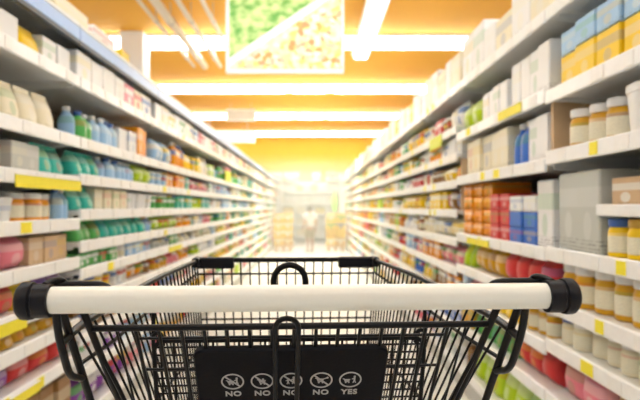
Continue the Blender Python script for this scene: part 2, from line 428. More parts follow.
for i in range(len(RY) - 1):
    lev = (RLEV0, RLEV1)[i] if i < 2 else RLEV2
    r = make_bay('R', i, RY[i], RY[i + 1], lev, 1.9, RDEP)
    for k, z in enumerate(lev):
        ROWS.append(('R', i, k + 1, z, (lev[k + 1] if k + 1 < len(lev) else z + .32) - z, RY[i] + .03, RY[i + 1] - .03))
    if i == 0:     # short half shelf hung in the tall gap of the first bay
        s = MB().box(.02, .48, .12, .85, 1.098, 1.12).build('shelf', M['shelf'], r)
        MB().box(.004, .02, .12, .85, 1.092, 1.128).build('price_rail', M['rail'], s, bevel=.003)
        for u in (.14, .83): MB().box(.1, .48, u - .004, u + .004, 1.05, 1.098).build('bracket', M['shelf'], s)
    if i in (1, 2):   # tan dividers
        for z0, z1 in (((1.30, 1.52),) if i == 1 else ((1.285, 1.42), (1.10, 1.25))):
            MB().box(.02, .48, .0, .022, z0, z1).build('divider', M['tan'], r)
PROMO = [('L', 2.02, 2.59, 1.19, 1.235, 'tag_yellow', 0), ('L', 1.70, 2.10, .685, .73, 'tag_yellow', 0), ('L', 1.98, 2.2, .425, .462, 'tag_yellow', 0),
         ('R', 3.95, 4.35, 1.535, 1.62, 'tag_lime', 1), ('R', 2.45, 2.75, 1.525, 1.565, 'tag_yellow', 0), ('L', 4.2, 4.6, .79, .83, 'tag_yellow', 0),
         ('R', 2.9, 3.3, .915, .95, 'tag_yellow', 0), ('L', 6.9, 7.4, 1.43, 1.56, 'tag_lime', 1)]
PN = ['long yellow promotion strip on the blue-railed rack just above handle height', 'yellow promotion strip on the blue-railed rack beside the handle end',
      'low yellow promotion strip on the blue-railed rack below handle', 'lime sale card on the high shelf of box-topped rack',
      'short yellow promotion strip under cartons high on box-topped rack', 'yellow promotion strip behind the trolley, on the blue-railed rack',
      'yellow promotion strip under orange multipacks on box-topped rack', 'lime sale card on the blue-railed rack high shelf']
for (sd, a, b, z0, z1, m, k), nm in zip(PROMO, PN):
    X = LX + .0175 if sd == 'L' else RX - .0175
    r = empty('promotion_strip', (X, a, z0)); tag(r, nm, 'shelf sign')
    MB().box(-.002, .002, 0, b - a, 0, z1 - z0).build('card', M[m], r)
    MB().box(-.005, .005, 0, b - a, z1 - z0, z1 - z0 + .003).build('clip_edge', M['rail'], r)

# explicit runs read from the photograph: side, shelf level z, px range, kind, colour, (width, depth, height), layers
RUNS = {
 ('R', 0, 7): [(548, 640, 'carton', 'yellow', (.16, .22, .125), 1, 'pale blue'), (640, 760, 'carton', 'golden', (.15, .22, .19), 1, None)],
 ('R', 1, 7): [(505, 547, 'carton', 'white', (.13, .22, .21), 1, None), (478, 503, 'carton', 'white', (.10, .2, .16), 1, None), (440, 476, 'snack_bag', 'lime', (.17, .12, .17), 1, None)],
 ('R', 0, 6): [(608, 700, 'tub', 'white', (.17, .17, .155), 1, None), (560, 606, 'jar', 'golden', (.125, .125, .14), 1, None)],
 ('R', 1, 6): [(522, 544, 'carton', 'white', (.12, .18, .19), 1, None), (505, 521, 'bottle', 'blue', (.09, .09, .2), 1, None), (463, 504, 'carton', 'cream', (.14, .2, .2), 1, None)],
 ('R', 0, 5): [(549, 594, 'carton', 'grey', (.17, .24, .28), 1, None), (596, 760, 'jar', 'yellow', (.10, .10, .12), 1, None)],
 ('R', 1, 5): [(530, 546, 'carton', 'white', (.15, .24, .27), 1, None), (505, 529, 'carton', 'blue', (.12, .2, .07), 3, 'white'), (487, 504, 'carton', 'red', (.14, .2, .075), 3, None),
               (462, 486, 'multipack', 'orange', (.16, .2, .075), 4, None), (455, 461, 'bottle', 'pale blue', (.08, .08, .22), 1, None)],
 ('R', 0, 4): [(540, 760, 'jar', 'golden', (.11, .11, .15), 1, None)],
 ('R', 1, 4): [(500, 546, 'snack_bag', 'red', (.14, .1, .14), 1, None), (470, 498, 'snack_bag', 'golden', (.14, .1, .14), 1, None), (440, 468, 'pouch', 'lime', (.12, .1, .14), 1, None)],
 ('R', 0, 3): [(545, 760, 'jar', 'cream', (.10, .10, .115), 1, None)],
 ('R', 1, 3): [(520, 546, 'jar', 'golden', (.09, .09, .12), 1, None), (480, 518, 'pouch', 'yellow', (.12, .1, .13), 1, None)],
 ('R', 0, 2): [(600, 760, 'pouch', 'golden', (.15, .11, .16), 1, None), (545, 598, 'snack_bag', 'pink', (.16, .11, .16), 1, None)],
 ('R', 1, 2): [(510, 546, 'snack_bag', 'red', (.15, .11, .14), 1, None), (470, 508, 'pouch', 'green', (.13, .1, .14), 1, None)],
 ('R', 1, 1): [(470, 546, 'pouch', 'lime', (.16, .12, .18), 1, None)],
 ('L', 0, 9): [(-60, 25, 'carton', 'white', (.16, .2, .148), 1, None), (26, 48, 'pouch', 'yellow', (.12, .1, .13), 1, None), (49, 76, 'carton', 'white', (.14, .2, .145), 1, None)],
 ('L', 0, 8): [(-60, 62, 'pouch', 'cream', (.14, .1, .15), 1, None)],
 ('L', 1, 9): [(70, 84, 'bottle', 'pale blue', (.08, .08, .15), 1, None), (85, 100, 'bottle', 'green', (.08, .08, .14), 1, None), (101, 124, 'bottle', 'pale blue', (.08, .08, .15), 1, None), (125, 140, 'carton', 'white', (.12, .2, .14), 1, None)],
 ('L', 0, 7): [(-60, 14, 'jar', 'red', (.10, .10, .13), 1, None), (15, 46, 'carton', 'grey', (.12, .16, .11), 1, None), (47, 74, 'pouch', 'teal', (.12, .1, .13), 1, None)],
 ('L', 1, 8): [(78, 106, 'pouch', 'teal', (.13, .1, .12), 1, None), (107, 140, 'bottle', 'pale blue', (.08, .08, .12), 1, None), (141, 172, 'snack_bag', 'lime', (.15, .1, .12), 1, None)],
 ('L', 0, 6): [(-60, 24, 'tub', 'white', (.12, .12, .09), 1, None), (25, 62, 'jar', 'orange', (.09, .09, .11), 1, None), (63, 74, 'bottle', 'pale blue', (.07, .07, .14), 1, None)],
 ('L', 1, 7): [(78, 100, 'pouch', 'teal', (.12, .1, .11), 1, None), (101, 130, 'carton', 'cream', (.11, .16, .11), 1, None), (131, 160, 'tub', 'white', (.1, .1, .1), 1, None), (161, 184, 'snack_bag', 'lime', (.14, .1, .11), 1, None)],
 ('L', 0, 5): [(-60, 34, 'snack_bag', 'pink', (.16, .11, .13), 1, None), (35, 74, 'carton', 'tan', (.11, .16, .11), 1, None)],
 ('L', 1, 6): [(78, 108, 'pouch', 'green', (.13, .1, .11), 1, None), (109, 150, 'pouch', 'teal', (.12, .1, .1), 1, None), (151, 172, 'bottle', 'pale blue', (.07, .07, .11), 1, None)],
 ('L', 0, 4): [(-60, 22, 'snack_bag', 'red', (.14, .1, .12), 1, None), (23, 48, 'pouch', 'yellow', (.12, .1, .12), 1, None), (49, 74, 'pouch', 'purple', (.12, .1, .12), 1, None)],
 ('L', 0, 3): [(-60, 74, 'pouch', 'golden', (.12, .1, .09), 1, None)],
 ('L', 0, 2): [(-60, 20, 'snack_bag', 'purple', (.14, .1, .11), 1, None), (21, 74, 'snack_bag', 'red', (.14, .1, .11), 1, None)],
 ('L', 0, 1): [(-60, 74, 'carton', 'brown', (.14, .2, .22), 1, None)],
}
LOWMIX = ['red', 'blue', 'pink', 'pale blue', 'orange', 'brown', 'purple', 'white', 'yellow', 'golden']
def random_runs(side, bay, shelf, y0, y1, gap):
    y = y0
    while y < y1 - .07:
        kind = random.choice(['carton', 'carton', 'pouch', 'snack_bag', 'bottle', 'jar', 'can', 'tub', 'multipack'])
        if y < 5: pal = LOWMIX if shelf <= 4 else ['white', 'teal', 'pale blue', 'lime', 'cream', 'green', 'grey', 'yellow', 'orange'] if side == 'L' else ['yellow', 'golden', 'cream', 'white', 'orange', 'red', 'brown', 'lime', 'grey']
        else: pal = ['yellow', 'cream', 'white', 'lime', 'golden', 'cream', 'white', 'green', 'orange', 'pale blue', 'red'] if side == 'R' else ['white', 'cream', 'lime', 'pale blue', 'yellow', 'teal', 'white', 'orange', 'pink', 'green']  # paler, yellower mix far off: haze put into the package colours
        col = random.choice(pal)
        w, d, h = SIZE[kind]; f = random.uniform(.9, 1.15); w, d = w * f, d * f
        h = min(h * random.uniform(.85, 1.15), gap - .055)
        w *= 1 + max(0, y - 7) * .03           # wider facings far away
        n = random.randint(2, 5)
        for _ in range(n):
            if y + w > y1: break
            yield (y + w / 2, kind, col, (w - .006, d, h), 1, None); y += w
        if y + w > y1: y += .03 if y + .07 < y1 else .2
def facings(side, bay, shelf, z, gap, y0, y1):
    runs = RUNS.get((side, bay, shelf))
    if not runs:
        yield from random_runs(side, bay, shelf, y0, y1, gap); return
    spans = []
    for px0, px1, kind, col, dims, lay, second in runs:
        ya, yb = sorted((ypx(side, px0), ypx(side, px1)))
        if ya > y1 - .04 or yb < y0 + .04: continue
        spans.append((max(ya, y0), min(yb, y1), kind, col, dims, lay, second))
    spans.sort(); y = y0
    for ya, yb, kind, col, dims, lay, second in spans:
        if ya - y > .12: yield from random_runs(side, bay, shelf, y, ya, gap)
        w, d, h = dims; h = min(h, (gap - .05) / lay)
        n = max(1, round((yb - ya) / w)); w = (yb - ya) / n
        if yb - ya > .04:
            for k in range(n): yield (ya + w * (k + .5), kind, col, (w - .006, d, h), lay, second)
        y = max(y, yb)
    if y1 - y > .12: yield from random_runs(side, bay, shelf, y, y1, gap)
for side, bay, shelf, z, gap, y0, y1 in ROWS:
    if side == 'R' and shelf == (8 if bay < 2 else 10):     # boxes standing on top of the rack
        y = y0; k = 0
        while y < y1 - .1:
            w = random.uniform(.14, .26); h = random.uniform(.17, .27); w = min(w, y1 - y); k += 1
            ITEMS.append(('carton', random.choice(['white', 'cream', 'white', 'white', 'cream', 'yellow' if random.random() < .25 else 'white']), side, bay, shelf, k, (RX + .02 + .13, y + w / 2, z), -PI / 2, (w - .008, .26, h)))
            y += w
        continue
    if side == 'L' and z > 1.6 and bay > 0:       # pale boxes fill the row below the blue rail
        y = y0; k = 0
        while y < y1 - .1:
            w = min(random.uniform(.13, .22), y1 - y); h = random.uniform(.125, .148); k += 1
            ITEMS.append(('carton', random.choice(['white'] * 6 + ['cream', 'cream', 'pink', 'yellow', 'grey']), side, bay, shelf, k, (LX - .015 - .11, y + w / 2, z), PI / 2, (w - .006, .22, h)))
            y += w
        continue
    k = 0
    for yc, kind, col, (w, d, h), lay, second in facings(side, bay, shelf, z, gap, y0, y1):
        setback = random.uniform(.012, .035)
        X = LX - setback - d / 2 if side == 'L' else RX + setback + d / 2
        for q in range(lay):
            k += 1
            c = second if (second and lay > 1 and q == lay - 1) else col
            ITEMS.append((kind, c, side, bay, shelf, k, (X, yc, z + q * h), PI / 2 if side == 'L' else -PI / 2, (w, d, h * .99)))
        if second and lay == 1:
            k += 1
            ITEMS.append((kind, second, side, bay, shelf, k, (X, yc, z + h), PI / 2 if side == 'L' else -PI / 2, (w, d, min(h * .7, gap - h - .05))))
# the boxes left on top of the blue-railed rack
for q, (y, w, h, c) in enumerate([(1.5, .3, .10, 'white'), (1.84, .32, .09, 'cream'), (2.2, .34, .09, 'white'), (2.6, .36, .085, 'cream'), (3.0, .3, .08, 'white'), (3.33, .14, .07, 'yellow')]):
    ITEMS.append(('carton', c, 'L', -1, 99, q + 1, (LX - .14, y, 1.94), PI / 2, (w, .24, h)))

for q, (y, w) in enumerate([(1.74, .16), (1.57, .16), (1.40, .16), (1.23, .16)]):
    ITEMS.append(('carton', 'tan', 'R', 0, 98, q + 1, (RX + .04 + .1, y, 1.12), -PI / 2, (w, .2, .09)))
byk = {}
for it in ITEMS: byk.setdefault(it[0], []).append(it)
LIDS = [M['lid_white'], M['lid_gold'], M['lid_white'], M['lid_blue']]
def lid_variant(me, m):
    c = me.copy(); c.materials[0] = m; return c
LIDMESH = {k: [lid_variant(me, m) for m in LIDS] for k, me in (('jar', KIND['jar'][1][0][1]), ('tub', KIND['tub'][1][0][1]), ('bottle', KIND['bottle'][1][0][1]))}
LIMIT = 300
NAMEW = {'L': 'blue-railed', 'R': 'box-topped'}
for kind, its in byk.items():
    its.sort(key=lambda t: t[6][1])
    me, parts = KIND[kind]
    for it in its[:LIMIT]:
        _, col, side, bay, shelf, k, loc, rz, dims = it
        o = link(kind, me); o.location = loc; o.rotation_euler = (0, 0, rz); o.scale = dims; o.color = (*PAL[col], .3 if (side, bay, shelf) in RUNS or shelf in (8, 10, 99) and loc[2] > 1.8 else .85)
        word = KWORD.get(kind, kind)
        if shelf == 99: lab = '%s flat %s, %s along the top of the blue-railed rack' % (col, word, ordn(k))
        elif shelf == 98: lab = '%s %s, %s from the upright on the short half shelf of box-topped rack' % (col, word, ordn(k))
        elif side == 'R' and shelf in (8, 10) and loc[2] > 1.8: lab = '%s %s, %s along the top of %s bay of box-topped rack' % (col, word, ordn(k), bayname(bay))
        else: lab = '%s %s, %s item on %s shelf up, %s bay of %s rack' % (col, word, ordn(k), ordn(shelf), bayname(bay), NAMEW[side])
        tag(o, lab, KCAT[kind], '%ss on the %s' % (word, RACK[side]))
        if loc[1] < 5.0:
            v = random.choice((0, 0, 1, 2, 3)) if col not in ('golden', 'white') else 0
            for pn, pm in parts:
                c = link(pn, LIDMESH[kind][v] if pn in ('lid', 'cap') else pm, o)
                if pn == 'label_wrap': pass
    rest = its[LIMIT:]
    if rest:
        V, Fc, C = [], [], []
        src = [(me, None)] + [(pm, (.82, .82, .8)) for pn, pm in parts if pn in ('lid', 'cap')]
        for it in rest:
            _, col, side, bay, shelf, k, loc, rz, dims = it
            T = Matrix.Translation(loc) @ Matrix.Rotation(rz, 4, 'Z') @ Matrix.Diagonal((*dims, 1))
            for sm, fc in src:
                o = len(V); V += [tuple(T @ v.co) for v in sm.vertices]
                for p in sm.polygons:
                    Fc.append(tuple(i + o for i in p.vertices))
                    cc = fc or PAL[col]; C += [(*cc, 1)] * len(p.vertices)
        m2 = bpy.data.meshes.new('far_' + kind); m2.from_pydata(V, [], Fc)
        ca = m2.color_attributes.new('Col', 'FLOAT_COLOR', 'CORNER'); ca.data.foreach_set('color', [x for c in C for x in c])
        m2.materials.append(M['p_attr'])
        tag(link('distant_' + kind + '_stock', m2), 'far stock of %s packages on both racks toward the yellow wall' % KWORD.get(kind, kind), 'goods', None, 'stuff')
print('ITEMS', {k: len(v) for k, v in byk.items()})

# ------------------------------------------------------------------ far end of the aisle
def px_at(px, py, Y): return ((px - CX) * Y / F, Y, EYE + (CY - py) * Y / F)
Y_E = 18.6
r = empty('end_shelving', (-.05, Y_E, 0)); tag(r, 'white end shelving below the yellow wall, facing the aisle', 'shelving')
MB().box(-1.5, 1.5, .4, .44, 0, 1.95).build('back_panel', M['beam'], r)
for x in (-1.5, -.5, .5, 1.5): MB().box(x - .03, x + .03, -.02, .4, 0, 1.95).build('upright', M['rail'], r)
for z in (.2, .55, .9, 1.25, 1.62):
    s = MB().box(-1.5, 1.5, 0, .4, z - .03, z).build('shelf', M['shelf'], r)
    MB().box(-1.5, 1.5, -.02, 0, z - .05, z + .01).build('price_rail', M['rail'], s)
for z, h, lv in ((.2, .25, 'bottom'), (.55, .24, 'second'), (.9, .24, 'middle'), (1.25, .24, 'fourth'), (1.62, .22, 'top')):
    q = 0
    for c0 in (-1.46, -.46, .54):
        n = random.choice((3, 3, 4))
        for k in range(n):
            q += 1
            o = link('storage_box', KIND['carton'][0]); o.location = (c0 + .92 * (k + .5) / n - .05, Y_E + .16, z); o.scale = (.86 / n, .26, h * random.uniform(.75, 1))
            c = random.choice(['white', 'cream', 'white', 'white', 'yellow']); o.color = (*PAL[c], .4)
            tag(o, '%s box, %s along the %s shelf of the end shelving' % (c, ordn(q), lv), 'box', 'boxes on the end shelving')
for k, (a, b) in enumerate(((262, 281), (283, 299), (312, 320), (326, 338), (339, 352))):
    x0, x1 = px_at(a, 0, Y_E)[0], px_at(b, 0, Y_E)[0]
    o = link('storage_box', KIND['carton'][0]); o.location = ((x0 + x1) / 2, Y_E + .22, 1.95); o.scale = (x1 - x0, .3, .3)
    o.color = (*PAL['cream'], 1)
    tag(o, 'cream box, %s on top of the end shelving' % ordn(k + 1), 'box', 'boxes on the end shelving')
# pillars of the rack ends
for x, nm in ((LX + .03, 'white end post of the blue-railed rack'), (RX - .03, 'white end post of the box-topped rack')):
    y = 18.05 if x < 0 else 16.35
    r = empty('end_post', (x, y, 0)); tag(r, nm, 'post', 'white posts at the rack ends')
    MB().box(-.09, .09, -.09, .09, .02, 2.05).build('shaft', M['rail'], r, bevel=.01)
    MB().box(-.12, .12, -.12, .12, 0, .03).build('foot_plate', M['rail'], r, bevel=.005)
# yellow carton stacks
def stack(xs, y, zs, nm):
    q = 0
    for j, zz in enumerate(zs):
        for i, x in enumerate(xs):
            q += 1
            o = link('display_carton', KIND['carton'][0]); o.location = (x, y + random.uniform(-.02, .02), .145 + j * .2); o.scale = (.24, .3, .198)
            o.color = (*PAL[random.choice(['yellow', 'yellow', 'golden'])], 1)
            tag(o, 'yellow display carton, %s up in %s column of the stack by the %s rack' % (ordn(j + 1), ordn(i + 1), nm), 'carton', 'yellow cartons stacked by the ' + nm + ' rack')
    r = empty('pallet', (sum(xs) / len(xs), y, 0)); tag(r, 'wooden pallet under the yellow cartons by the %s rack' % nm, 'pallet')
    for dx in (-.2, 0, .2): MB().box(dx * .9 - .04, dx * .9 + .04, -.2, .2, 0, .1).build('bearer', M['tan'], r)
    for dy in (-.16, -.05, .06, .16): MB().box(-.26, .26, dy - .04, dy + .04, .1, .145).build('deck_board', M['tan'], r)
stack((-.86, -.61), 14.9, range(4), 'blue-railed')
stack((.48, .73), 14.9, range(4), 'box-topped')
# green leaf-shaped flag on a pole
r = empty('leaf_flag', (.60, 15.4, 0)); tag(r, 'green leaf-shaped flag on a thin white pole by yellow cartons', 'flag')
MB().tube([(0, 0, 0), (0, 0, 1.62)], .012, 8).build('pole', M['rail'], r)
MB().lathe([(.10, 0), (.10, .02), (.03, .03)]).build('base', M['rail'], r)
pts = [(0, .95), (.06, 1.05), (.085, 1.2), (.07, 1.36), (.03, 1.5), (0, 1.58), (-.04, 1.46), (-.075, 1.32), (-.08, 1.15), (-.05, 1.02)]
MB().add([(x, -.02, z) for x, z in pts] + [(x, -.012, z) for x, z in pts],
         [tuple(range(10)), tuple(reversed(range(10, 20)))] + [(j, 10 + j, 10 + (j + 1) % 10, (j + 1) % 10) for j in range(10)]).build('flag_cloth', M['leaf'], r)

# bright haze hanging in the far half of the aisle
def haze(y0, y1, top, dens, half, label):
    hm, nt, b = new_mat('bright_haze'); nt.nodes.remove(b)
    vsn = nt.nodes.new('ShaderNodeVolumeScatter'); vsn.inputs['Color'].default_value = (1, .98, .80, 1); vsn.inputs['Density'].default_value = dens
    nt.links.new(vsn.outputs[0], nt.nodes['Material Output'].inputs['Volume'])
    tag(MB().box(-half, half, y0, y1, .002, top).build('haze', hm), label, 'haze', None, 'stuff')
haze(5.4, 20.1, 2.1, HAZE * .55, 4.0, 'thin bright haze over the far half of the aisle')
haze(9.5, 20.0, 2.0, HAZE * 2.4, 3.8, 'denser pale yellow haze around the person at the aisle end')

# person at the far end
def skin_mesh(name, verts, edges, radii, mat, parent, root=0, sub=2):
    me = bpy.data.meshes.new(name); me.from_pydata(verts, edges, [])
    o = link(name, me, parent)
    md = o.modifiers.new('skin', 'SKIN'); md.use_smooth_shade = True
    for i, rr in enumerate(radii):
        sv = me.skin_vertices[0].data[i]; sv.radius = rr if isinstance(rr, tuple) else (rr, rr); sv.use_root = (i == root)
    sb = o.modifiers.new('sub', 'SUBSURF'); sb.levels = sub; sb.render_levels = sub
    dg = bpy.context.evaluated_depsgraph_get(); m2 = bpy.data.meshes.new_from_object(o.evaluated_get(dg))
    o.modifiers.clear(); o.data = m2; m2.materials.clear(); m2.materials.append(mat)
    m2.polygons.foreach_set('use_smooth', [True] * len(m2.polygons))
    return o
H = 1.16                       # figure height in metres in this shop's scale
def person(loc, rz):
    r = empty('person', loc, rz)
    tag(r, 'person in white top and khaki shorts standing at the aisle end', 'person')
    r.scale = (H, H, H)
    V, E, R = [], [], []
    def a(p, rr, prev=None):
        V.append(p); R.append(rr)
        if prev is not None: E.append((prev, len(V) - 1))
        return len(V) - 1
    pel = a((0, 0, .53), (.075, .06)); wai = a((0, 0, .62), (.068, .05), pel); che = a((0, .005, .74), (.08, .055), wai)
    nk0 = a((0, .0, .825), .038, che); nk = a((0, -.005, .86), .028, nk0); h0 = a((0, -.012, .90), (.042, .05), nk)
    h1 = a((0, -.012, .945), (.05, .058), h0); a((0, -.008, .985), (.034, .04), h1)
    for s in (-1, 1):
        sh = a((s * .105, 0, .80), .034, che); el = a((s * .145, .02, .64), .025, sh); wr = a((s * .15, -.035, .50), .017, el)
        pm = a((s * .150, -.05, .465), (.012, .02), wr)
        for j, (dy, ln) in enumerate(((-.017, .036), (-.006, .042), (.005, .039), (.015, .03))):
            k1 = a((s * .149, -.053 + dy, .435), .0052, pm); a((s * .141, -.060 + dy, .435 - ln), .0045, k1)
        t1 = a((s * .138, -.075, .462), .006, pm); a((s * .130, -.085, .440), .005, t1)
        hp = a((s * .048, 0, .49), .056, pel); kn = a((s * .052, -.012, .28), .036, hp); cf = a((s * .052, .008, .19), .034, kn)
        an = a((s * .052, .012, .05), .02, cf); ft = a((s * .056, -.04, .02), (.022, .016), an); a((s * .06, -.095, .014), (.02, .012), ft)
    body = skin_mesh('body', V, E, R, M['skin'], r)
    # hair cap, ears, nose
    hm = MB().lathe([(.002, 1.003), (.03, .998), (.05, .975), (.056, .945), (.053, .91), (.045, .885)], 14, cap=False)
    hm.v = [(x * .98, y * 1.1 + .006, z + (0.05 * max(0, -y) / .056 if z < .93 else 0)) for x, y, z in hm.v]
    hm.build('hair', M['hair'], r, smooth=True)
    MB().lathe([(.001, .0), (.007, .004), (.004, .02), (.001, .028)], 8, c=(0, -.066, .922)).build('nose', M['skin'], r, smooth=True)
    for s in (-1, 1):
        MB().lathe([(.003, -.012), (.009, -.004), (.009, .006), (.003, .013)], 8, c=(s * .052, -.005, .93)).build('ear', M['skin'], r, smooth=True)
        MB().lathe([(.001, -.005), (.005, 0), (.001, .005)], 8, c=(s * .02, -.062, .945)).build('eye', M['dark'], r, smooth=True)
        MB().lathe([(.02, 0), (.03, .006), (.03, .02), (.024, .04), (.012, .06)], 10).build('shoe', M['shoe'], r, smooth=True).matrix_local = Matrix.Translation((s * .056, -.035, 0)) @ Matrix.Diagonal((1.05, 2.6, 1, 1))
    MB().tube([(-.014, -.063, .905), (0, -.068, .902), (.014, -.063, .905)], .003, 6).build('mouth', M['tag_red'], r)
    # clothes
    V, E, R = [], [], []
    p0 = a((0, 0, .50), (.088, .074)); p1 = a((0, 0, .62), (.082, .064), p0); p2 = a((0, .004, .75), (.092, .067), p1); a((0, 0, .828), .044, p2)
    for s in (-1, 1):
        q = a((s * .11, 0, .795), .043, p2); a((s * .136, .012, .69), .036, q)
    skin_mesh('shirt', V, E, R, M['shirt'], r)
    V, E, R = [], [], []
    p0 = a((0, 0, .53), (.085, .072)); 
    for s in (-1, 1):
        q = a((s * .05, 0, .46), .066, p0); a((s * .056, -.008, .29), .054, q)
    skin_mesh('shorts', V, E, R, M['khaki'], r)
    return r
person((-.05, 14.4, 0), PI + .4)

# ------------------------------------------------------------------ the shopping trolley
cart = empty('shopping_trolley', (-.016, .594, 0), math.radians(3.3))
tag(cart, 'black wire shopping trolley with cream handle and black sign panel', 'shopping trolley')
BM, BP = M['black_metal'], M['black_plastic']
HZ = 1.0268
HU = .0085
MB().lathe([(.0135, -.257), (.0135, .257)], 28, axis='x', c=(HU, 0, HZ)).build('handle_bar', M['cream_handle'], cart, smooth=True)
for s in (-1, 1):
    prof = [(rr, x - .0080) for rr, x in [(.0138, .261), (.0168, .2615), (.0172, .264), (.0172, .276), (.0165, .2765), (.0165, .2785), (.0185, .279), (.0192, .282), (.0188, .289), (.0155, .2925), (.0105, .2935), (.0100, .2915)]]
    cp = MB().lathe([(rr, s * x) for rr, x in prof], 28, axis='x', c=(HU, 0, HZ - .0005)).build('end_cap', BP, cart, smooth=True)
    # grip rib and screw on the cap's end
    MB().lathe([(.004, s * .2830), (.004, s * .2865), (.002, s * .2870)], 10, axis='x', c=(HU, -.006, HZ + .004)).build('screw', BM, cp, smooth=True)
    # clip above the cap with the short tube behind the handle
    MB().tube(fillet([(s * .203, .030, HZ + .004), (s * .209, .026, HZ + .0115), (s * .252, .022, HZ + .0128), (s * .268, .012, HZ + .011)], .01), .0040, 10).build('clip_tube', BM, cart, smooth=True).location.x = HU
    MB().tube(fillet([(s * .250, .030, HZ + .000), (s * .249, .025, HZ + .0175), (s * .256, .012, HZ + .0185), (s * .260, .000, HZ + .0150)], .010), .0034, 10).build('clip_hook', BM, cart, smooth=True).location.x = HU
    # handle loop and frame uprights
    MB().tube(fillet([(s * .243, .004, 1.022), (s * .246, .022, .985), (s * .248, .060, .932), (s * .248, .107, .918)], .02, 6), .0042, 10).build('handle_loop', BM, cart, smooth=True)
    MB().tube(fillet([(s * .248, .030, 1.018), (s * .248, .142, .868), (s * .240, .30, .62), (s * .235, .26, .42), (s * .235, .06, .19)], .06, 6), .0046, 10).build('frame_upright', BM, cart, smooth=True)
    MB().tube([(s * .240, .052, 1.024), (s * .236, .071, 1.0), (s * .230, .203, .85), (s * .212, .385, .64)], .0044, 10).build('rear_post', BM, cart, smooth=True)
    # curved stay next to the post
    MB().tube(fillet([(s * .234, .120, .945), (s * .222, .165, .885), (s * .205, .215, .80)], .08, 6), .0030, 8).build('stay', BM, cart, smooth=True)
def lerp_table(v, T):
    if v <= T[0][0]: return T[0][1]
    for (a, p), (b, q) in zip(T, T[1:]):
        if v <= b: return p + (q - p) * (v - a) / (b - a)
    return T[-1][1]
def hw(v): return lerp_table(v, [(.03, .247), (.10, .250), (.336, .235), (.745, .203)])
def hwb(v): return .225 - .055 * max(0, v) / .745
def rimz(v): return lerp_table(v, [(.03, .976), (.10, .982), (.40, .997), (.745, .998)])
RIM = .998
VB0, VB1, BOT = .385, .705, .63
def side_pt(v, t):      # v on the rim, t = 0 rim .. 1 basket floor
    vb = VB0 + (v - .071) / (.745 - .071) * (VB1 - VB0)
    vv = v + (vb - v) * t
    return (hw(v) + (hwb(vb) - hw(v)) * t, vv, rimz(v) + (BOT - rimz(v)) * t)
WR = .0017
for s in (-1, 1):
    rim = MB().tube(fillet([(s * hw(v), v, rimz(v)) for v in (.03, .10, .2, .336, .45, .6)] + [(s * .203, .745, RIM), (s * .165, .748, RIM)], .03), .0046, 10).build('side_rim', BM, cart, smooth=True)
    n = 26
    for k in range(n):
        v = .086 + (.738 - .086) * k / (n - 1)
        P = [side_pt(v, t) for t in (0, 1)]
        vm = .5 * (P[0][1] + P[1][1])
        MB().tube([(s * p[0], p[1], p[2]) for p in P], WR, 6).build('wire', BM, rim, smooth=True)
    for t, rr in ((.52, .0022), (.78, .0022), (1.0, .0030)):
        MB().tube([(s * side_pt(v, t)[0] + s * .003, side_pt(v, t)[1], side_pt(v, t)[2]) for v in (.071, .2, .4, .6, .745)], rr, 6).build('cross_wire', BM, rim, smooth=True)
    MB().tube([(s * .248, .088, .938), (s * .240, .2, .940), (s * .236, .33, .945), (s * .212, .60, .963), (s * .203, .744, .969)], .0026, 8).build('guide_wire', BM, cart, smooth=True)
# front panel
fr = MB().tube(fillet([(-.203, .742, RIM), (-.201, .748, RIM), (.201, .748, RIM), (.203, .742, RIM)], .006), .0055, 10).build('front_rim', BM, cart, smooth=True)
n = 19
for k in range(n):
    x = -.190 + .380 * k / (n - 1)
    MB().tube([(x, .746, RIM), (x * .86, .705, BOT)], WR, 6).build('wire', BM, fr, smooth=True)
for t, rr in ((.085, .0022), (.36, .0022), (.68, .0022), (1.0, .003)):
    h2 = .203 + (.172 - .203) * t; MB().tube([(-h2, .746 - .041 * t, RIM - .368 * t), (h2, .746 - .041 * t, RIM - .368 * t)], rr, 6).build('cross_wire', BM, fr, smooth=True)
for s in (-1, 1):
    a, b = sorted((s * .120, s * .203))
    cg = MB().box(a, b, .7375, .757, RIM - .019, RIM + .0065).build('corner_guard', BP, cart, bevel=.003)
    a, b = sorted((s * .197, s * .212))
    MB().box(a, b, .715, .757, RIM - .014, RIM + .0075).build('guard_clip', BP, cg, bevel=.003)
# basket floor
bf = MB().tube([(-.200, VB0, BOT), (.200, VB0, BOT), (.172, VB1, BOT), (-.172, VB1, BOT)], .003, 8, closed=True).build('basket_floor', BM, cart)
for k in range(17):
    x = -.185 + .37 * k / 16
    MB().tube([(x, VB0, BOT), (x * .92, VB1, BOT)], WR, 6).build('wire', BM, bf)
for v in (.45, .53, .61): MB().tube([(-.19, v, BOT - .003), (.19, v, BOT - .003)], .0022, 6).build('cross_wire', BM, bf)
# rear flap
FS = .66
def flap(x, w, off=0.0): return (x, .088 + (.98 - w) * FS - off, w)
ft = MB().tube([(-.232, .088, .980), (.232, .088, .980)], .0040, 10).build('rear_flap', BM, cart, smooth=True)
n = 15
for k in range(n):
    x = -.184 + .368 * k / (n - 1)
    MB().tube([flap(x, .98), flap(x * .96, .68)], .0024, 6).build('wire', BM, ft, smooth=True)
for x in (-.206, .206):
    MB().tube([flap(x, .98), flap(x * .95, .68)], .0015, 6).build('wire', BM, ft, smooth=True)
for w in (.965, .92, .86, .80, .74, .68):
    q = .186 - (.98 - w) * .04
    MB().tube([flap(-q, w, -.003), flap(q, w, -.003)], .0019, 6).build('cross_wire', BM, ft, smooth=True)
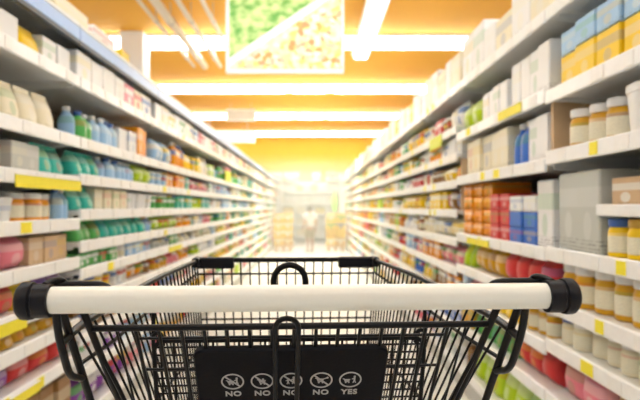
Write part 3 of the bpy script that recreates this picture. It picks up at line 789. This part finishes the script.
# child seat back: dense grid behind the flap
SB = .26
def seat(x, w): return (x, SB + (.93 - w) * .25, w)
st = MB().tube(fillet([seat(-.199, .70), seat(-.200, .925), seat(.200, .925), seat(.199, .70)], .02), .0035, 8).build('seat_back', BM, cart, smooth=True)
for k in range(21):
    x = -.19 + .38 * k / 20
    MB().tube([seat(x, .925), seat(x, .70)], .0018, 6).build('wire', BM, st, smooth=True)
for k in range(18):
    w = .915 - k * .0122
    MB().tube([seat(-.2, w), seat(.2, w)], .0016, 6).build('cross_wire', BM, st, smooth=True)
for s in (-1, 1):   # bent hooks at the top corners
    MB().tube(fillet([seat(s * .200, .905), seat(s * .200, .937), seat(s * .187, .937), seat(s * .186, .918)], .008), .0030, 8).build('corner_hook', BM, st, smooth=True)
# hoops
def arch(name, x, hwid, top, bottom, off, rr):
    P = [flap(x - hwid, bottom, off), flap(x - hwid, top - hwid, off)]
    for j in range(1, 8):
        a = PI - PI * j / 8; w = top - hwid + hwid * math.sin(a)
        P.append(flap(x + hwid * math.cos(a), w, off))
    P += [flap(x + hwid, top - hwid, off), flap(x + hwid, bottom, off)]
    MB().tube(P, rr, 10).build(name, BM, cart, smooth=True)
arch('flap_hoop', -.009, .0130, .998, .72, .034, .0031)
P = [(-.0235, .262, .984), (-.0235, .262, 1.012)] + [(-.0235 * math.cos(PI * j / 8), .262, 1.012 + .0225 * math.sin(PI * j / 8)) for j in range(1, 8)] + [(.0235, .262, 1.012), (.0235, .262, .984)]
MB().tube(P, .0046, 10).build('seat_hoop', BM, cart, smooth=True).location.x = -.002
MB().tube(fillet([(-.200, .262, .92), (-.200, .262, .984), (.200, .262, .984), (.200, .262, .92)], .012), .0030, 8).build('seat_rail', BM, cart, smooth=True)
# sign panel, tilted with the flap
sg = empty('sign_panel', (-.002, .108, .953)); sg.parent = cart
tilt = math.atan(FS)
sg.rotation_euler = (tilt, 0, 0)          # local z runs up the panel, local -y faces the shopper
SW, SH = .118, .21
def rrect(w, z0, z1, rad, n=6):
    out = []
    for cx, cz, a0 in ((w - rad, z1 - rad, 0), (-w + rad, z1 - rad, PI / 2), (-w + rad, z0 + rad, PI), (w - rad, z0 + rad, 1.5 * PI)):
        for j in range(n + 1):
            a = a0 + PI / 2 * j / n; out.append((cx + rad * math.cos(a), cz + rad * math.sin(a)))
    return out
o = rrect(SW, -SH, 0, .012); m_ = len(o); i_ = [(x * .985, z * .985 - .0015) for x, z in o]
vs_ = [(x, 0, z) for x, z in o] + [(x, -.006, z) for x, z in o] + [(x, -.008, z) for x, z in i_]
fs_ = [tuple(range(m_))] + [tuple(reversed(range(2 * m_, 3 * m_)))]
for q in (0, 1): fs_ += [(q * m_ + j, (q + 1) * m_ + j, (q + 1) * m_ + (j + 1) % m_, q * m_ + (j + 1) % m_) for j in range(m_)]
MB().add(vs_, fs_).build('board', M['sign_black'], sg, smooth=True)
# pictograms
PYF, PYT = -.0084, -.0098
def flat(polys):
    mb = MB()
    for p in polys:
        k = len(p)
        ar = sum(p[j][0] * p[(j + 1) % k][1] - p[(j + 1) % k][0] * p[j][1] for j in range(k))
        if ar < 0: p = p[::-1]
        mb.add([(x, PYF + .001, z) for x, z in p] + [(x, PYT + .0012, z) for x, z in p],
               [tuple(range(k, 2 * k)), tuple(reversed(range(k)))] + [(j, (j + 1) % k, k + (j + 1) % k, k + j) for j in range(k)])
    return mb
def seg(x0, z0, x1, z1, t):
    d = Vector((x1 - x0, z1 - z0)).normalized(); q = (-d.y * t / 2, d.x * t / 2)
    return [(x0 + q[0], z0 + q[1]), (x0 - q[0], z0 - q[1]), (x1 - q[0], z1 - q[1]), (x1 + q[0], z1 + q[1])]
def circ(x, z, rr, n=14): return [(x + rr * math.cos(2 * PI * j / n), z + rr * math.sin(2 * PI * j / n)) for j in range(n)]
def trolley_pic(x, z, k=1.0):
    return [seg(x - .0050 * k, z + .0028 * k, x - .0034 * k, z + .0022 * k, .0008), seg(x - .0034 * k, z + .0022 * k, x - .0020 * k, z - .0022 * k, .0009),
            [(x - .0032 * k, z + .0018 * k), (x + .0036 * k, z + .0018 * k), (x + .0026 * k, z - .0008 * k), (x - .0022 * k, z - .0008 * k)],
            seg(x - .0020 * k, z - .0022 * k, x + .0028 * k, z - .0022 * k, .0009), circ(x - .0014 * k, z - .0036 * k, .0009 * k, 8), circ(x + .0022 * k, z - .0036 * k, .0009 * k, 8)]
def human_pic(x, z, k=1.0, lean=0.0):
    return [circ(x + lean, z + .0048 * k, .0012 * k, 10), seg(x + lean * .8, z + .0036 * k, x, z - .0004 * k, .0018 * k), seg(x, z - .0004 * k, x - .0012 * k, z - .0046 * k, .0010 * k),
            seg(x, z - .0004 * k, x + .0014 * k, z - .0046 * k, .0010 * k), seg(x + lean * .7, z + .0028 * k, x - .0026 * k, z + .0010 * k, .0009 * k)]
PXC = [233.5, 262, 290, 319.5, 348]
pics = [trolley_pic(-.002, -.0008) + human_pic(.0045, .0005) + [circ(-.0025, .0028, .0011, 8), seg(-.0025, .002, -.0015, .0008, .0012)],
        trolley_pic(.0, -.0005, 1.1) + [circ(.001, .0030, .0012, 8)],
        human_pic(.0028, 0, 1.1) + human_pic(-.0032, -.001, .9),
        trolley_pic(-.001, .0004, 1.15) + [seg(.002, .002, .006, .0035, .001), circ(.0066, .004, .0012, 8)],
        trolley_pic(-.0035, -.0008, .95) + human_pic(.0045, .0, 1.05)]
words_ = ['NO', 'NO', 'NO', 'NO', 'YES']
RC = .0142
for k, (pc, wd) in enumerate(zip(pics, words_)):
    cx = (PXC[k] - 290.5) / 580.0 * .745
    cz = -.0545
    ring = MB()
    for q in range(32):
        a0, a1 = 2 * PI * q / 32, 2 * PI * (q + 1) / 32
        ring.f += []
    ringp = []
    nR = 32; vsr = []
    for rr in (RC, RC - .0018):
        for yv in (PYF + .001, PYT + .0012):
            vsr += [(rr * math.cos(2 * PI * j / nR), yv, rr * math.sin(2 * PI * j / nR)) for j in range(nR)]
    fr_ = []
    for j in range(nR):
        j2 = (j + 1) % nR
        fr_ += [(nR + j, nR + j2, 3 * nR + j2, 3 * nR + j), (j, j2, nR + j2, nR + j), (2 * nR + j2, 2 * nR + j, 3 * nR + j, 3 * nR + j2)]
    mb = MB().add(vsr, fr_)
    fb = flat([[(x * 1.15, z * 1.15) for x, z in p] for p in pc] + ([seg(-RC * .70, RC * .70, RC * .70, -RC * .70, .0019)] if wd == 'NO' else []))
    mb.add(fb.v, fb.f)
    ic = mb.build('pictogram', M['print_grey'], sg); ic.location = (cx, 0, cz)
    ic['label'] = ['crossed-out rider and child in trolley pictogram', 'crossed-out child standing in trolley pictogram', 'crossed-out people pictogram', 'crossed-out trolley passenger pictogram', 'person pushing trolley pictogram'][k]
    cu = bpy.data.curves.new('lettering', 'FONT'); cu.body = wd; cu.size = .0125; cu.align_x = 'CENTER'; cu.extrude = .0003; cu.offset = .00035; cu.space_character = 1.08
    to = bpy.data.objects.new('tmp_text', cu); COL.objects.link(to)
    dg = bpy.context.evaluated_depsgraph_get(); tm = bpy.data.meshes.new_from_object(to.evaluated_get(dg)); bpy.data.objects.remove(to)
    tm.materials.clear(); tm.materials.append(M['print_grey'])
    lt = link('lettering', tm, sg); lt.location = (cx, PYF, cz - RC - .0125); lt.rotation_euler = (PI / 2, 0, 0); lt['label'] = 'word ' + wd + ' in grey capitals'
# chassis and wheels
ch = MB().tube(fillet([(-.235, .06, .19), (-.19, .72, .17), (.19, .72, .17), (.235, .06, .19)], .08, 6), .011, 10).build('chassis', BM, cart, smooth=True)
for k in range(9): MB().tube([(-.17 + .0425 * k, .12, .2), (-.15 + .0375 * k, .70, .185)], .003, 6).build('tray_wire', BM, ch)
for v in (.15, .40, .65): MB().tube([(-.225 + v * .05, v, .19), (.225 - v * .05, v, .19)], .005, 8).build('cross_bar', BM, ch)
for s in (-1, 1):
    MB().tube(fillet([(s * .2, VB1 - .08, BOT), (s * .195, .5, .45), (s * .19, .66, .17)], .1, 6), .008, 8).build('front_strut', BM, cart, smooth=True)
    for v in (.10, .66):
        x = s * (.232 - .05 * v)
        wl = MB().lathe([(.02, -.014), (.055, -.014), (.0625, -.008), (.0625, .008), (.055, .014), (.02, .014)], 22, axis='x', c=(x, v - .02, .0625)).build('wheel', M['rubber'], cart, smooth=True)
        MB().lathe([(.018, -.018), (.018, .018)], 12, axis='x', c=(x, v - .02, .0625)).build('hub', M['steel'], wl, smooth=True)
        MB().box(x - .024, x - .019, v - .045, v + .02, .05, .155).box(x + .019, x + .024, v - .045, v + .02, .05, .155).box(x - .024, x + .024, v - .045, v + .02, .15, .16).lathe([(.012, .16), (.012, .185)], 10, c=(x, v, 0)).build('caster_fork', M['steel'], wl)
